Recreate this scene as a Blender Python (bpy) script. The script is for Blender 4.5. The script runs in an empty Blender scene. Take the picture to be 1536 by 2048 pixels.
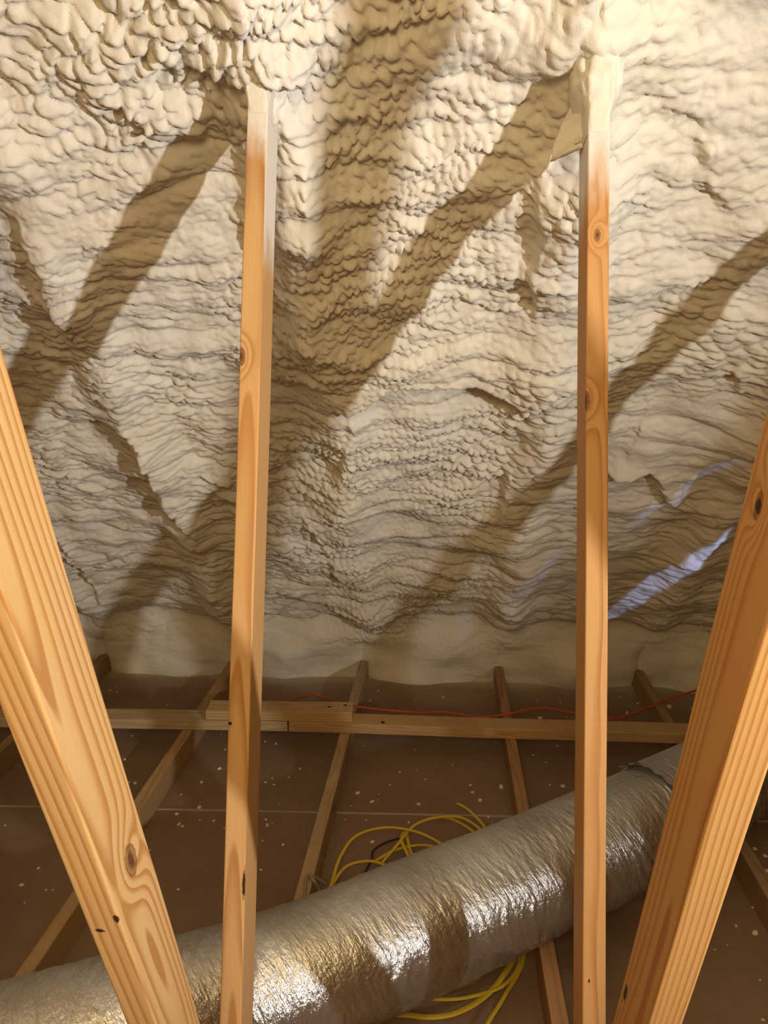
import bpy, bmesh, math, random
import numpy as np
from mathutils import Vector, Matrix
from mathutils.bvhtree import BVHTree

S = bpy.context.scene
COL = S.collection
rnd = random.Random(7)

# ------------------------------------------------------------------ camera
ZC = 1.494                       # camera height above the drywall
F_PX, CX, CY = 1540.0, 768.0, 1024.0
TH = math.radians(12.059)        # pitch down
PS = math.radians(4.43)          # yaw left
Fv = np.array([-math.sin(PS) * math.cos(TH), math.cos(PS) * math.cos(TH), -math.sin(TH)])
Rv = np.array([math.cos(PS), math.sin(PS), 0.0])
Uv = np.cross(Rv, Fv)
cam = bpy.data.cameras.new('camera')
cam.sensor_fit = 'HORIZONTAL'
cam.sensor_width = 36.0
cam.lens = 36.0 * F_PX / 1536.0
cam.clip_start = 0.02
co = bpy.data.objects.new('camera', cam)
COL.objects.link(co)
co.matrix_world = Matrix(((Rv[0], Uv[0], -Fv[0], 0), (Rv[1], Uv[1], -Fv[1], 0), (Rv[2], Uv[2], -Fv[2], ZC), (0, 0, 0, 1)))
S.camera = co

# ------------------------------------------------------------------ light
S.view_settings.view_transform = 'Standard'
S.view_settings.look = 'None'
S.view_settings.gamma = 1.0
S.view_settings.exposure = 0.0
w = bpy.data.worlds.new('world')
S.world = w
w.use_nodes = True
w.node_tree.nodes['Background'].inputs[0].default_value = (1.0, 0.75, 0.5, 1)
w.node_tree.nodes['Background'].inputs[1].default_value = 0.02


def aim(o, target):
    d = Vector(target) - o.location
    o.rotation_euler = d.to_track_quat('-Z', 'Y').to_euler()


def lamp(name, kind, loc, energy, color, target=None, **kw):
    l = bpy.data.lights.new(name, kind)
    l.energy = energy
    l.color = color
    for k, v in kw.items():
        setattr(l, k, v)
    o = bpy.data.objects.new(name, l)
    o.location = loc
    COL.objects.link(o)
    if target is not None:
        aim(o, target)
    return o


# work lamp standing between the trusses to the right, behind the camera
lamp('work_lamp', 'SPOT', (1.90, -0.62, ZC - 0.12), 320.0, (1.0, 0.965, 0.93), (-1.25, 1.15, ZC + 0.72),
     spot_size=math.radians(104), spot_blend=1.0, shadow_soft_size=0.030)
# soft warm fill added just behind the camera to lift the shaded foam
lamp('warm_fill', 'POINT', (-0.10, -0.62, ZC + 0.55), 66.0, (1.0, 0.74, 0.40), shadow_soft_size=0.30)
# narrow blue spots added to stand in for daylight bounced off the foil duct
for (loc, tgt, tip, e, ang, ky) in (((1.25, 1.55, ZC - 0.55), (1340, 1165), (1440, 1085), 55.0, 24, 0.14),
                                    ((1.25, 1.55, ZC - 0.50), (1400, 985), (1500, 915), 9.0, 20, 0.17),
                                    ((1.05, 1.60, ZC - 0.60), (1055, 1180), (1130, 1120), 7.0, 18, 0.22)):
    def _hit(px, py):
        r = (Fv + (px - CX) / F_PX * Rv - (py - CY) / F_PX * Uv)
        t = (0.45 + 1.52 * 1.04 + 0.05) / (r[1] * 1.04 + r[2])
        return Vector(r * t) + Vector((0, 0, ZC))
    L = lamp('streak_spot', 'SPOT', loc, e, (0.38, 0.50, 1.0), spot_size=math.radians(ang), spot_blend=0.6, shadow_soft_size=0.006)
    c_, e_ = _hit(*tgt), _hit(*tip)
    zv = (Vector(loc) - c_).normalized()
    xv = (e_ - c_)
    xv = (xv - zv * xv.dot(zv)).normalized()
    yv = zv.cross(xv)
    m4 = Matrix((xv, yv * ky, zv)).transposed().to_4x4()
    m4.translation = Vector(loc)
    L.matrix_world = m4

# ------------------------------------------------------------------ helpers


def ray(px, py):
    return Fv + (px - CX) / F_PX * Rv - (py - CY) / F_PX * Uv


def on_z(px, py, z):
    r = ray(px, py)
    t = (z - ZC) / r[2]
    return Vector((r[0] * t, r[1] * t, z))


def tag(o, label=None, cat=None, group=None, kind=None):
    if label:
        o['label'] = label
    if cat:
        o['category'] = cat
    if group:
        o['group'] = group
    if kind:
        o['kind'] = kind
    return o


def link_mesh(name, me, mat=None, parent=None, smooth=False):
    o = bpy.data.objects.new(name, me)
    COL.objects.link(o)
    if mat is not None and not me.materials:
        me.materials.append(mat)
    if smooth:
        me.polygons.foreach_set('use_smooth', np.ones(len(me.polygons), dtype=bool))
    if parent:
        o.parent = parent
    return o


def grid_mesh(name, P, closed_u=False):
    """P: (nu, nv, 3) array of points -> quad mesh"""
    nu, nv = P.shape[:2]
    me = bpy.data.meshes.new(name)
    idx = np.arange(nu * nv).reshape(nu, nv)
    if closed_u:
        a = idx
        b = np.roll(idx, -1, axis=0)
        q = np.stack([a[:, :-1], b[:, :-1], b[:, 1:], a[:, 1:]], -1).reshape(-1, 4)
    else:
        q = np.stack([idx[:-1, :-1], idx[1:, :-1], idx[1:, 1:], idx[:-1, 1:]], -1).reshape(-1, 4)
    me.vertices.add(nu * nv)
    me.vertices.foreach_set('co', P.reshape(-1).astype(np.float32))
    n = len(q)
    me.loops.add(n * 4)
    me.loops.foreach_set('vertex_index', q.reshape(-1).astype(np.int32))
    me.polygons.add(n)
    me.polygons.foreach_set('loop_start', (np.arange(n) * 4).astype(np.int32))
    me.polygons.foreach_set('loop_total', np.full(n, 4, dtype=np.int32))
    me.update(calc_edges=True)
    me.validate()
    return me


def hash2(ix, iy, seed):
    h = (ix.astype(np.int64) * 374761393 + iy.astype(np.int64) * 668265263 + seed * 1442695041) & 0x7fffffff
    h = ((h ^ (h >> 13)) * 1274126177) & 0x7fffffff
    h = ((h ^ (h >> 15)) * 1103515245) & 0x7fffffff
    return ((h ^ (h >> 16)) & 0xffffff) / float(0x1000000)


def perlin(x, y, seed=0):
    ix = np.floor(x)
    iy = np.floor(y)
    fx = x - ix
    fy = y - iy
    u = fx * fx * fx * (fx * (fx * 6 - 15) + 10)
    v = fy * fy * fy * (fy * (fy * 6 - 15) + 10)

    def g(dx, dy):
        a = hash2(ix + dx, iy + dy, seed) * 2 * np.pi
        return np.cos(a) * (fx - dx) + np.sin(a) * (fy - dy)
    n0 = g(0, 0) * (1 - u) + g(1, 0) * u
    n1 = g(0, 1) * (1 - u) + g(1, 1) * u
    return (n0 * (1 - v) + n1 * v) * 1.5


def fbm(x, y, seed=0, octv=4):
    s = 0
    a = 1.0
    for i in range(octv):
        s = s + a * perlin(x * 2 ** i, y * 2 ** i, seed + i * 17)
        a *= 0.5
    return s


def cells(x, y, seed=0):
    """Rounded-cell height field: 1 at a cell centre, 0 in the crease between cells."""
    ix = np.floor(x)
    iy = np.floor(y)
    d1 = np.full(x.shape, 9.0)
    d2 = np.full(x.shape, 9.0)
    for dx in (-1, 0, 1):
        for dy in (-1, 0, 1):
            cx = ix + dx + hash2(ix + dx, iy + dy, seed)
            cy = iy + dy + hash2(ix + dx, iy + dy, seed + 91)
            d = (cx - x) ** 2 + (cy - y) ** 2
            n1 = np.minimum(d1, d)
            d2 = np.minimum(d2, np.maximum(d1, d))
            d1 = n1
    e = np.sqrt(d2) - np.sqrt(d1)
    return 1 - (1 - np.clip(e / 0.7, 0, 1)) ** 2


def sstep(a, b, x):
    t = np.clip((x - a) / (b - a), 0, 1)
    return t * t * (3 - 2 * t)


# ------------------------------------------------------------------ materials


class NT:
    def __init__(self, name):
        self.m = bpy.data.materials.new(name)
        self.m.use_nodes = True
        self.t = self.m.node_tree
        self.b = self.t.nodes['Principled BSDF']

    def n(self, typ, **kw):
        nd = self.t.nodes.new(typ)
        for k, v in kw.items():
            setattr(nd, k, v)
        return nd

    def put(self, sock, v):
        if isinstance(v, bpy.types.NodeSocket):
            self.t.links.new(v, sock)
        else:
            sock.default_value = v

    def math(self, op, a, b=0.0, c=None, clamp=False):
        nd = self.n('ShaderNodeMath', operation=op, use_clamp=clamp)
        self.put(nd.inputs[0], a)
        self.put(nd.inputs[1], b)
        if c is not None:
            self.put(nd.inputs[2], c)
        return nd.outputs[0]

    def vmath(self, op, a, b=None, out=0):
        nd = self.n('ShaderNodeVectorMath', operation=op)
        self.put(nd.inputs[0], a)
        if b is not None:
            self.put(nd.inputs[1], b)
        return nd.outputs[out]

    def noise(self, vec, scale, detail=3.0, rough=0.5, out=0):
        nd = self.n('ShaderNodeTexNoise')
        self.put(nd.inputs['Vector'], vec)
        nd.inputs['Scale'].default_value = scale
        nd.inputs['Detail'].default_value = detail
        nd.inputs['Roughness'].default_value = rough
        return nd.outputs[out]

    def ramp(self, fac, stops, interp='LINEAR'):
        nd = self.n('ShaderNodeValToRGB')
        nd.color_ramp.interpolation = interp
        e = nd.color_ramp.elements
        while len(e) < len(stops):
            e.new(0.5)
        for el, (p, c) in zip(e, stops):
            el.position = p
            el.color = c if len(c) == 4 else (*c, 1)
        self.put(nd.inputs[0], fac)
        return nd.outputs[0]

    def mix(self, fac, a, b, mode='MIX'):
        nd = self.n('ShaderNodeMix', data_type='RGBA', blend_type=mode)
        self.put(nd.inputs[0], fac)
        self.put(nd.inputs[6], a if isinstance(a, bpy.types.NodeSocket) else (*a, 1))
        self.put(nd.inputs[7], b if isinstance(b, bpy.types.NodeSocket) else (*b, 1))
        return nd.outputs[2]

    def coord(self, which='Object'):
        return self.n('ShaderNodeTexCoord').outputs[which]

    def bump(self, h, strength=0.3, dist=0.002):
        nd = self.n('ShaderNodeBump')
        nd.inputs['Strength'].default_value = strength
        nd.inputs['Distance'].default_value = dist
        self.put(nd.inputs['Height'], h)
        self.put(self.b.inputs['Normal'], nd.outputs[0])

    def sep(self, v):
        nd = self.n('ShaderNodeSeparateXYZ')
        self.put(nd.inputs[0], v)
        return nd.outputs

    def comb(self, x, y, z):
        nd = self.n('ShaderNodeCombineXYZ')
        for i, v in enumerate((x, y, z)):
            self.put(nd.inputs[i], v)
        return nd.outputs[0]


FOAM_COL = (0.80, 0.745, 0.635)


def foam_mat(name):
    k = NT(name)
    c = k.coord()
    n1 = k.noise(c, 2.2, 3)
    n2 = k.noise(c, 60.0, 3)
    col = k.ramp(n1, [(0.35, (0.80, 0.77, 0.69)), (0.65, (0.79, 0.745, 0.60))])
    col = k.mix(k.math('MULTIPLY', n2, 0.18), col, (0.66, 0.57, 0.43))
    k.put(k.b.inputs['Base Color'], col)
    k.b.inputs['Roughness'].default_value = 0.55
    k.b.inputs['Specular IOR Level'].default_value = 0.25
    h = k.math('ADD', k.noise(c, 130.0, 4, 0.6), k.math('MULTIPLY', k.noise(c, 420.0, 2), 0.3))
    k.bump(h, 0.35, 0.003)
    return k.m


def wood_mat(name, pith=(0.03, 0.05), tilt=(0.012, 0.02), spacing=0.0065, knots=(), spray=None,
             light=(0.66, 0.385, 0.155), dark=(0.45, 0.205, 0.058), wob=0.010, seed=0.0, contrast=1.0, dirt=0.0,
             pits=()):
    """Softwood: growth rings around a tilted pith in the board's own space (z along the board)."""
    k = NT(name)
    c = k.coord()
    x, y, z = k.sep(c)
    off = k.vmath('ADD', c, (seed * 3.1, seed * 1.7, seed * 5.3))
    st = k.vmath('MULTIPLY', off, (9.0, 9.0, 1.3))
    nz = k.noise(st, 1.0, 2, 0.5, out=1)
    nx, ny, nzz = k.sep(nz)
    rx = k.math('ADD', k.math('SUBTRACT', k.math('MULTIPLY_ADD', z, tilt[0], x), pith[0]),
                k.math('MULTIPLY', k.math('SUBTRACT', nx, 0.5), wob * 4))
    ry = k.math('ADD', k.math('SUBTRACT', k.math('MULTIPLY_ADD', z, tilt[1], y), pith[1]),
                k.math('MULTIPLY', k.math('SUBTRACT', ny, 0.5), wob * 4))
    r = k.math('SQRT', k.math('ADD', k.math('MULTIPLY', rx, rx), k.math('MULTIPLY', ry, ry)))
    kd = None
    pit = None
    for (kx, ky, kz, kr) in knots:
        d = k.vmath('LENGTH', k.vmath('MULTIPLY', k.vmath('SUBTRACT', c, (kx, ky, kz)), (1.0, 1.0, 0.5)), out=1)
        e = k.math('POWER', 2.718, k.math('MULTIPLY', k.math('MULTIPLY', d, d), -1.0 / (kr * 2.0) ** 2))
        r = k.math('MULTIPLY_ADD', e, spacing * 3.0, r)
        f = k.math('SUBTRACT', 1.0, k.math('DIVIDE', d, kr))
        kd = f if kd is None else k.math('MAXIMUM', kd, f)
    for (kx, ky, kz, sx, sz) in pits:
        q = k.vmath('MULTIPLY', k.vmath('SUBTRACT', c, (kx, ky, kz)), (1.0 / sx, 1.0 / sx, 1.0 / sz))
        f = k.math('SUBTRACT', 1.0, k.vmath('LENGTH', q, out=1))
        pit = f if pit is None else k.math('MAXIMUM', pit, f)
    ph = k.math('FRACT', k.math('DIVIDE', r, spacing))
    ring = k.ramp(ph, [(0.0, (0, 0, 0)), (0.45, (0.12, 0.12, 0.12)), (0.80, (0.95, 0.95, 0.95)), (0.90, (1, 1, 1)), (1.0, (0.0, 0.0, 0.0))])
    band = k.noise(k.vmath('MULTIPLY', off, (60.0, 60.0, 2.0)), 1.0, 3)
    fac = k.math('MULTIPLY', ring, k.math('MULTIPLY_ADD', band, 0.9, 0.42 * contrast), clamp=True)
    col = k.mix(fac, light, dark)
    fib = k.noise(k.vmath('MULTIPLY', off, (420.0, 420.0, 9.0)), 1.0, 2)
    col = k.mix(k.math('MULTIPLY', fib, 0.30), col, tuple(v * 0.62 for v in light))
    blot = k.noise(k.vmath('MULTIPLY', off, (14.0, 14.0, 2.5)), 1.0, 2)
    col = k.mix(k.math('MULTIPLY', k.math('SUBTRACT', blot, 0.35, clamp=True), 0.9), col, (0.60, 0.28, 0.09))
    if dirt:
        dn = k.noise(off, 9.0, 5, 0.65)
        col = k.mix(k.math('MULTIPLY', k.math('SUBTRACT', dn, 0.3, clamp=True), dirt * 2.0, clamp=True), col, (0.16, 0.10, 0.055))
    if kd is not None:
        kr_ = k.math('ADD', kd, k.math('MULTIPLY', k.math('SUBTRACT', k.noise(off, 120.0, 3), 0.5), 0.5))
        kf = k.ramp(kr_, [(0.0, (0, 0, 0)), (0.12, (0.8, 0.8, 0.8)), (0.3, (0.55, 0.55, 0.55)), (0.75, (1, 1, 1))])
        col = k.mix(kf, col, (0.13, 0.045, 0.016))
    if pit is not None:
        pr = k.math('ADD', pit, k.math('MULTIPLY', k.math('SUBTRACT', k.noise(off, 200.0, 3), 0.5), 0.8))
        pf = k.ramp(pr, [(0.05, (0, 0, 0)), (0.35, (1, 1, 1))])
        col = k.mix(pf, col, (0.05, 0.018, 0.008))
    if spray is not None:
        # foam overspray dusted on the top of the board
        z0, z1, zx = spray
        sn = k.math('MULTIPLY', k.math('SUBTRACT', k.noise(k.vmath('MULTIPLY', off, (30.0, 30.0, 10.0)), 1.0, 4, 0.6), 0.5), 0.20)
        # the side faces catch more of it than the front
        fy = k.math('MULTIPLY', k.math('GREATER_THAN', y, 0.0015), zx)
        ze = k.math('ADD', k.math('ADD', z, sn), fy)
        sf = k.ramp(k.math('DIVIDE', k.math('SUBTRACT', ze, z0), z1 - z0, clamp=True),
                    [(0.0, (0, 0, 0)), (0.35, (0.35, 0.35, 0.35)), (0.75, (0.92, 0.92, 0.92)), (1.0, (1, 1, 1))])
        col = k.mix(sf, col, (0.80, 0.745, 0.665))
    k.put(k.b.inputs['Base Color'], col)
    k.b.inputs['Roughness'].default_value = 0.62
    k.b.inputs['Specular IOR Level'].default_value = 0.25
    k.bump(k.math('ADD', k.math('MULTIPLY', fac, 0.5), fib), 0.18, 0.0012)
    return k.m


def plain_mat(name, color, rough=0.6, metal=0.0, var=0.15, scale=40.0, spec=0.3):
    k = NT(name)
    n1 = k.noise(k.coord(), scale, 3)
    k.put(k.b.inputs['Base Color'], k.mix(k.math('MULTIPLY', n1, var * 2), color, tuple(v * 0.55 for v in color)))
    k.b.inputs['Roughness'].default_value = rough
    k.b.inputs['Metallic'].default_value = metal
    k.b.inputs['Specular IOR Level'].default_value = spec
    return k.m


def drywall_mat():
    k = NT('drywall_back_paper')
    c = k.coord()
    x, y, z = k.sep(c)
    n1 = k.noise(c, 2.5, 5, 0.6)
    n2 = k.noise(c, 60.0, 4, 0.7)
    col = k.ramp(n1, [(0.3, (0.235, 0.145, 0.090)), (0.7, (0.290, 0.200, 0.135))])
    col = k.mix(k.math('MULTIPLY', n2, 0.35), col, (0.12, 0.075, 0.045))
    # dust of dried foam, thin everywhere
    spk = k.noise(c, 190.0, 2, 0.5)
    col = k.mix(k.ramp(spk, [(0.70, (0, 0, 0)), (0.78, (0.7, 0.7, 0.7))]), col, (0.45, 0.38, 0.30))
    # overspray where the foam meets the drywall
    e = k.math('ADD', y, k.math('MULTIPLY', k.math('SUBTRACT', k.noise(c, 3.5, 4), 0.5), 0.22))
    f = k.ramp(k.math('DIVIDE', k.math('SUBTRACT', e, 3.02), 0.36, clamp=True), [(0, (0, 0, 0)), (0.55, (0.22, 0.22, 0.22)), (0.85, (0.75, 0.75, 0.75)), (1, (0.95, 0.95, 0.95))])
    col = k.mix(f, col, (0.62, 0.55, 0.43))
    k.put(k.b.inputs['Base Color'], col)
    k.b.inputs['Roughness'].default_value = 0.75
    k.b.inputs['Specular IOR Level'].default_value = 0.2
    k.bump(n2, 0.15, 0.002)
    return k.m


def foil_mat():
    k = NT('foil_jacket')
    c = k.coord()
    n1 = k.noise(c, 6.0, 4, 0.6)
    n2 = k.noise(c, 90.0, 4, 0.65)
    col = k.ramp(n1, [(0.3, (0.50, 0.49, 0.46)), (0.7, (0.66, 0.65, 0.62))])
    k.put(k.b.inputs['Base Color'], col)
    k.b.inputs['Metallic'].default_value = 0.88
    # dust settled on the upper side dulls it
    x, y, z = k.sep(k.n('ShaderNodeNewGeometry').outputs['Normal'])
    dust = k.math('MULTIPLY', k.math('SUBTRACT', z, 0.05, clamp=True), k.math('MULTIPLY_ADD', n1, 0.5, 0.55), clamp=True)
    k.put(k.b.inputs['Roughness'], k.math('MULTIPLY_ADD', dust, 0.42, k.math('MULTIPLY_ADD', n2, 0.10, 0.08)))
    px, py, pz = k.sep(c)
    ca, sa = 0.79, 0.61                      # the duct's heading
    au = k.math('ADD', k.math('ADD', k.math('MULTIPLY', px, ca), k.math('MULTIPLY', py, sa)), k.math('MULTIPLY', pz, 0.35))
    av = k.math('SUBTRACT', k.math('MULTIPLY', py, ca), k.math('MULTIPLY', px, sa))
    sv = k.comb(au, k.math('MULTIPLY', av, 0.22), k.math('MULTIPLY', pz, 0.22))
    k.bump(k.math('ADD', k.noise(sv, 75.0, 4, 0.65), k.math('MULTIPLY', k.noise(c, 110.0, 3, 0.6), 0.35)), 0.60, 0.009)
    return k.m


M_FOAM = foam_mat('spray_foam')
M_FLOOR = drywall_mat()
M_FOIL = foil_mat()
M_CRUMB = plain_mat('foam_crumb', (0.70, 0.62, 0.50), 0.7, var=0.1)
M_YEL = plain_mat('yellow_cable_sheath', (0.62, 0.44, 0.035), 0.45, var=0.25, scale=25)
M_RED = plain_mat('red_cable_sheath', (0.55, 0.075, 0.035), 0.45, var=0.2, scale=25)
M_GREYW = plain_mat('grey_cable_sheath', (0.30, 0.25, 0.19), 0.5, var=0.2)
M_DARKW = plain_mat('dark_wire', (0.035, 0.025, 0.02), 0.5, var=0.2)
M_SEAM = plain_mat('joint_edge', (0.40, 0.33, 0.25), 0.7, var=0.3, scale=30)
M_PLY = plain_mat('gable_plywood', (0.46, 0.30, 0.15), 0.7, var=0.3, scale=6)

# ------------------------------------------------------------------ roof foam (ceiling)
B = 1.04
A0 = 0.45 + 1.52 * B             # plane (camera-relative): z = A0 - B*y
SL = 1 / math.hypot(1, B)
DY, DZ = SL, -B * SL             # down-slope direction
Y_RIDGE = -0.30
S_CORNER = (3.21 - Y_RIDGE) / DY
PITCH0 = math.atan2(-DZ, DY)
X_TRUSS = {k: -0.347 + 0.61 * k for k in range(-3, 5)}
X_TRUSS[-1] = -0.945
X_TRUSS[2] = 0.885


def roof_xs(px, py, off=0.0):
    """pixel -> (x, s) on the nominal roof plane"""
    r = ray(px, py)
    t = (A0 + off) / (r[1] * B + r[2])
    return r[0] * t, (r[1] * t - Y_RIDGE) / DY


s_vals = np.concatenate([np.linspace(0.0, 1.50, 50, endpoint=False), np.arange(1.50, S_CORNER + 0.32, 0.0046)])
x_vals = np.concatenate([np.linspace(-3.5, -2.25, 26, endpoint=False), np.arange(-2.25, 1.95, 0.0050), np.linspace(1.95, 4.5, 50)])
# base profile with the turn-down at the eave
ang = PITCH0 + (math.radians(74) - PITCH0) * sstep(S_CORNER - 0.10, S_CORNER + 0.10, s_vals)
ds = np.diff(s_vals, prepend=s_vals[0])
by = Y_RIDGE + np.cumsum(np.cos(ang) * ds)
bz = (A0 - B * Y_RIDGE) - np.cumsum(np.sin(ang) * ds)
XX, SS = np.meshgrid(x_vals, s_vals, indexing='ij')
AN = np.broadcast_to(ang, XX.shape)


def roof_height(X, s):
    low = sstep(S_CORNER - 0.10, S_CORNER + 0.06, s)            # turn-down at the eave
    dwn = sstep(2.75, 3.9, s)                                   # 0 upper, 1 lower
    # distance to the nearest rafter
    wob = 0.025 * perlin(s * 2.3, X * 0.6 + 9, 3) + 0.03 * sstep(2.6, 3.4, s) * (1 - low)
    dmin = np.full(X.shape, 9.0)
    for xr in X_TRUSS.values():
        d = X - xr - wob
        dmin = np.where(np.abs(d) < np.abs(dmin), d, dmin)
    rid = np.exp(-(dmin / 0.085) ** 2) * (0.95 + 0.55 * fbm(s * 3.0, X * 1.7, 40, 2))
    h = -0.082 + 0.055 * rid * (1 - 0.6 * low) * (1 - 0.35 * dwn)
    h = h + 0.028 * low
    for kh, xh in X_TRUSS.items():
        h = h - (0.040 if kh < 1 else 0.002) * np.exp(-((X - xh) / 0.09) ** 2 - ((s - 2.60) / 0.11) ** 2)
    # bay centre slightly hollow, pillowed at the eave
    h = h - 0.018 * (1 - rid) * (1 - low)
    h = h - 0.030 * np.exp(-((s - S_CORNER + 0.10 + 0.02 * fbm(X * 4, s, 78, 2)) / 0.045) ** 2)
    h = h + low * 0.075 * (np.clip(np.abs(dmin) / 0.30, 0, 1) ** 0.5) * (1 + 0.6 * fbm(X * 3.1, s * 3, 77, 2)) - 0.025 * low
    h = h + 0.030 * fbm(X * 3.0, s * 3.8, 5, 3) * (1 - 0.5 * low)
    # warp for the ripples and lumps
    wx = 0.024 * fbm(X * 4, s * 4, 11, 2)
    ws = 0.028 * fbm(X * 4, s * 5, 13, 2) + 0.006 * fbm(X * 14, s * 14, 12, 1)
    xw, sw = X + wx, s + ws
    amp_m = 0.65 + 0.8 * fbm(X * 2.2 + 3, s * 2.2, 21, 2)
    amp_m = np.clip(amp_m, 0.25, 1.6)
    # long rolling passes of the spray gun: rounded tops, sharp creases
    roll = np.abs(perlin(xw * 2.6, sw * 11.0, 31)) ** 0.75
    roll2 = np.abs(perlin(xw * (8.0 - 2.0 * dwn), sw * 25.0, 33)) ** 0.7
    wx2 = 0.010 * fbm(X * 16, s * 16, 81, 2)
    ws2 = 0.008 * fbm(X * 16, s * 18, 83, 2)
    xw, sw = xw + wx2, sw + ws2
    lump = cells(xw * (21 - 10 * dwn) - 6 * s * sstep(0.3, -0.6, X), sw * (29 + 4 * dwn), 51)
    lump2 = 0.55 * cells(xw * (38 - 12 * dwn), sw * (52 + 8 * dwn), 57) + 0.75 * np.abs(perlin(xw * (30 - 12 * dwn), sw * (44 + 8 * dwn), 58)) ** 0.7
    sm = 1 - 0.86 * low
    lumps = (0.024 * roll + 0.012 * roll2 * amp_m + (0.0130 - 0.002 * dwn) * lump * amp_m + (0.0075 - 0.002 * dwn) * lump2 * (0.5 + 0.5 * amp_m)) * sm * (1 - 0.4 * sstep(0.25, 0.6, X))
    # big blobs around the rafters near the post heads
    lumps = lumps + 0.020 * cells(xw * 11, sw * 9, 63) * np.exp(-(dmin / 0.14) ** 2) * sstep(3.2, 2.2, s) * sm
    return h, lumps + 0.0012 * fbm(X * 70, s * 70, 71, 2) * sm


def ledge(pts, amp, reach, X, s, sharp=0.010, sag=None):
    """Raise the field on the left-hand side of the pixel polyline (a lip of foam), fading with distance."""
    P = np.array([roof_xs(*p) for p in pts])
    m = (X > P[:, 0].min() - 0.35) & (X < P[:, 0].max() + 0.35) & (s > P[:, 1].min() - 0.35) & (s < P[:, 1].max() + 0.35)
    out = np.zeros(X.shape)
    if not m.any():
        return out
    x = X[m] + 0.010 * perlin(X[m] * 14, s[m] * 14, 5) + 0.006 * perlin(X[m] * 40, s[m] * 40, 6)
    y = s[m] + 0.010 * perlin(X[m] * 14, s[m] * 14, 15) + 0.006 * perlin(X[m] * 40, s[m] * 40, 16)
    seg = np.hypot(*np.diff(P, axis=0).T)
    cum = np.concatenate([[0], np.cumsum(seg)])
    best = np.full(x.shape, 9.0)
    sd = np.zeros(x.shape)
    tt = np.zeros(x.shape)
    for i in range(len(P) - 1):
        d = P[i + 1] - P[i]
        L2 = d @ d
        t = np.clip(((x - P[i, 0]) * d[0] + (y - P[i, 1]) * d[1]) / L2, 0, 1)
        ex = x - P[i, 0] - t * d[0]
        ey = y - P[i, 1] - t * d[1]
        dist = np.hypot(ex, ey)
        cr = d[0] * (y - P[i, 1]) - d[1] * (x - P[i, 0])
        b = dist < best
        best = np.where(b, dist, best)
        sd = np.where(b, np.where(cr < 0, dist, -dist), sd)
        tt = np.where(b, (cum[i] + t * seg[i]) / cum[-1], tt)
    fade = sstep(0, 0.18, tt) * sstep(1, 0.82, tt)
    v = amp * fade * sstep(-sharp, sharp, sd) * np.exp(-np.clip(sd, 0, None) / reach)
    v -= 0.35 * amp * fade * sstep(-sharp, -2.5 * sharp, sd) * np.exp(-np.clip(-sd, 0, None) / (reach * 0.5))
    out[m] = v
    return out


h0, lumps = roof_height(XX, SS)
# lips and creases of the foam, traced from the picture onto the roof plane (raised side = left of the direction of travel seen from inside)
LIPS = [
    ([(1080, 870), (1045, 840), (1000, 812), (945, 800), (850, 788), (780, 790), (715, 826), (670, 850)][::-1], 0.056, 0.17),
    ([(410, 300), (350, 300), (290, 285), (230, 240), (130, 228)][::-1], 0.024, 0.12),
    ([(455, 135), (400, 150), (330, 150), (260, 120)][::-1], 0.030, 0.09),
    ([(1405, 1030), (1350, 1040), (1310, 975), (1250, 985), (1200, 970)][::-1], 0.034, 0.14),
    ([(1536, 610), (1440, 605), (1340, 618), (1220, 645)][::-1], 0.018, 0.15),
    ([(270, 878), (200, 868), (130, 880), (60, 905)][::-1], 0.024, 0.14),
    ([(465, 990), (410, 985), (350, 962)][::-1], 0.022, 0.10),
    ([(1040, 660), (980, 655), (915, 640)][::-1], 0.014, 0.10),
    ([(640, 690), (600, 680), (560, 640)][::-1], 0.022, 0.10),
    ([(800, 700), (740, 735), (690, 735), (650, 705)][::-1], 0.022, 0.12),
    ([(540, 140), (570, 170), (610, 180)], 0.020, 0.08),
    ([(1080, 330), (1070, 420), (1088, 480), (1066, 560), (1074, 690)], 0.024, 0.10),
    ([(1420, 270), (1418, 330), (1432, 400), (1490, 475)], 0.014, 0.14),
    ([(0, 430), (40, 520), (80, 600), (130, 720)], 0.024, 0.12),
    ([(235, 860), (290, 945), (318, 1020), (395, 1100)], 0.036, 0.11),
    ([(90, 1090), (150, 1170), (210, 1240)], 0.030, 0.10),
    ([(1015, 960), (1008, 1030), (1015, 1080)], 0.024, 0.09),
    ([(1490, 760), (1482, 800), (1490, 840)], 0.018, 0.08),
    ([(560, 230), (590, 330), (615, 420), (600, 520)], 0.018, 0.08),
    ([(700, 840), (690, 920), (660, 1000)], 0.020, 0.09),
    ([(600, 1060), (650, 1130), (690, 1200)], 0.018, 0.08),
]
lip = np.zeros(XX.shape)
for pts, amp, reach in LIPS:
    lip += ledge(pts, amp, reach, XX, SS)
hh = h0 + lumps + lip
# the foam sags a little down the slope before it sets
sag = 0.40 * lumps + 0.35 * np.clip(lip, 0, None)
NY, NZ = -np.sin(AN), -np.cos(AN)        # inward normal
GY = by[None, :] + NY * hh + np.cos(AN) * sag
GZ = bz[None, :] + NZ * hh - np.sin(AN) * sag
GX = XX + 0.25 * lumps * np.sin(SS * 37 + XX * 23)
P = np.stack([GX, GY, GZ + ZC], -1)
me = grid_mesh('ceiling', P)
ceil = link_mesh('ceiling', me, M_FOAM, smooth=True)
tag(ceil, kind='structure')
FOAM_BVH = BVHTree.FromObject(ceil, bpy.context.evaluated_depsgraph_get())

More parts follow.
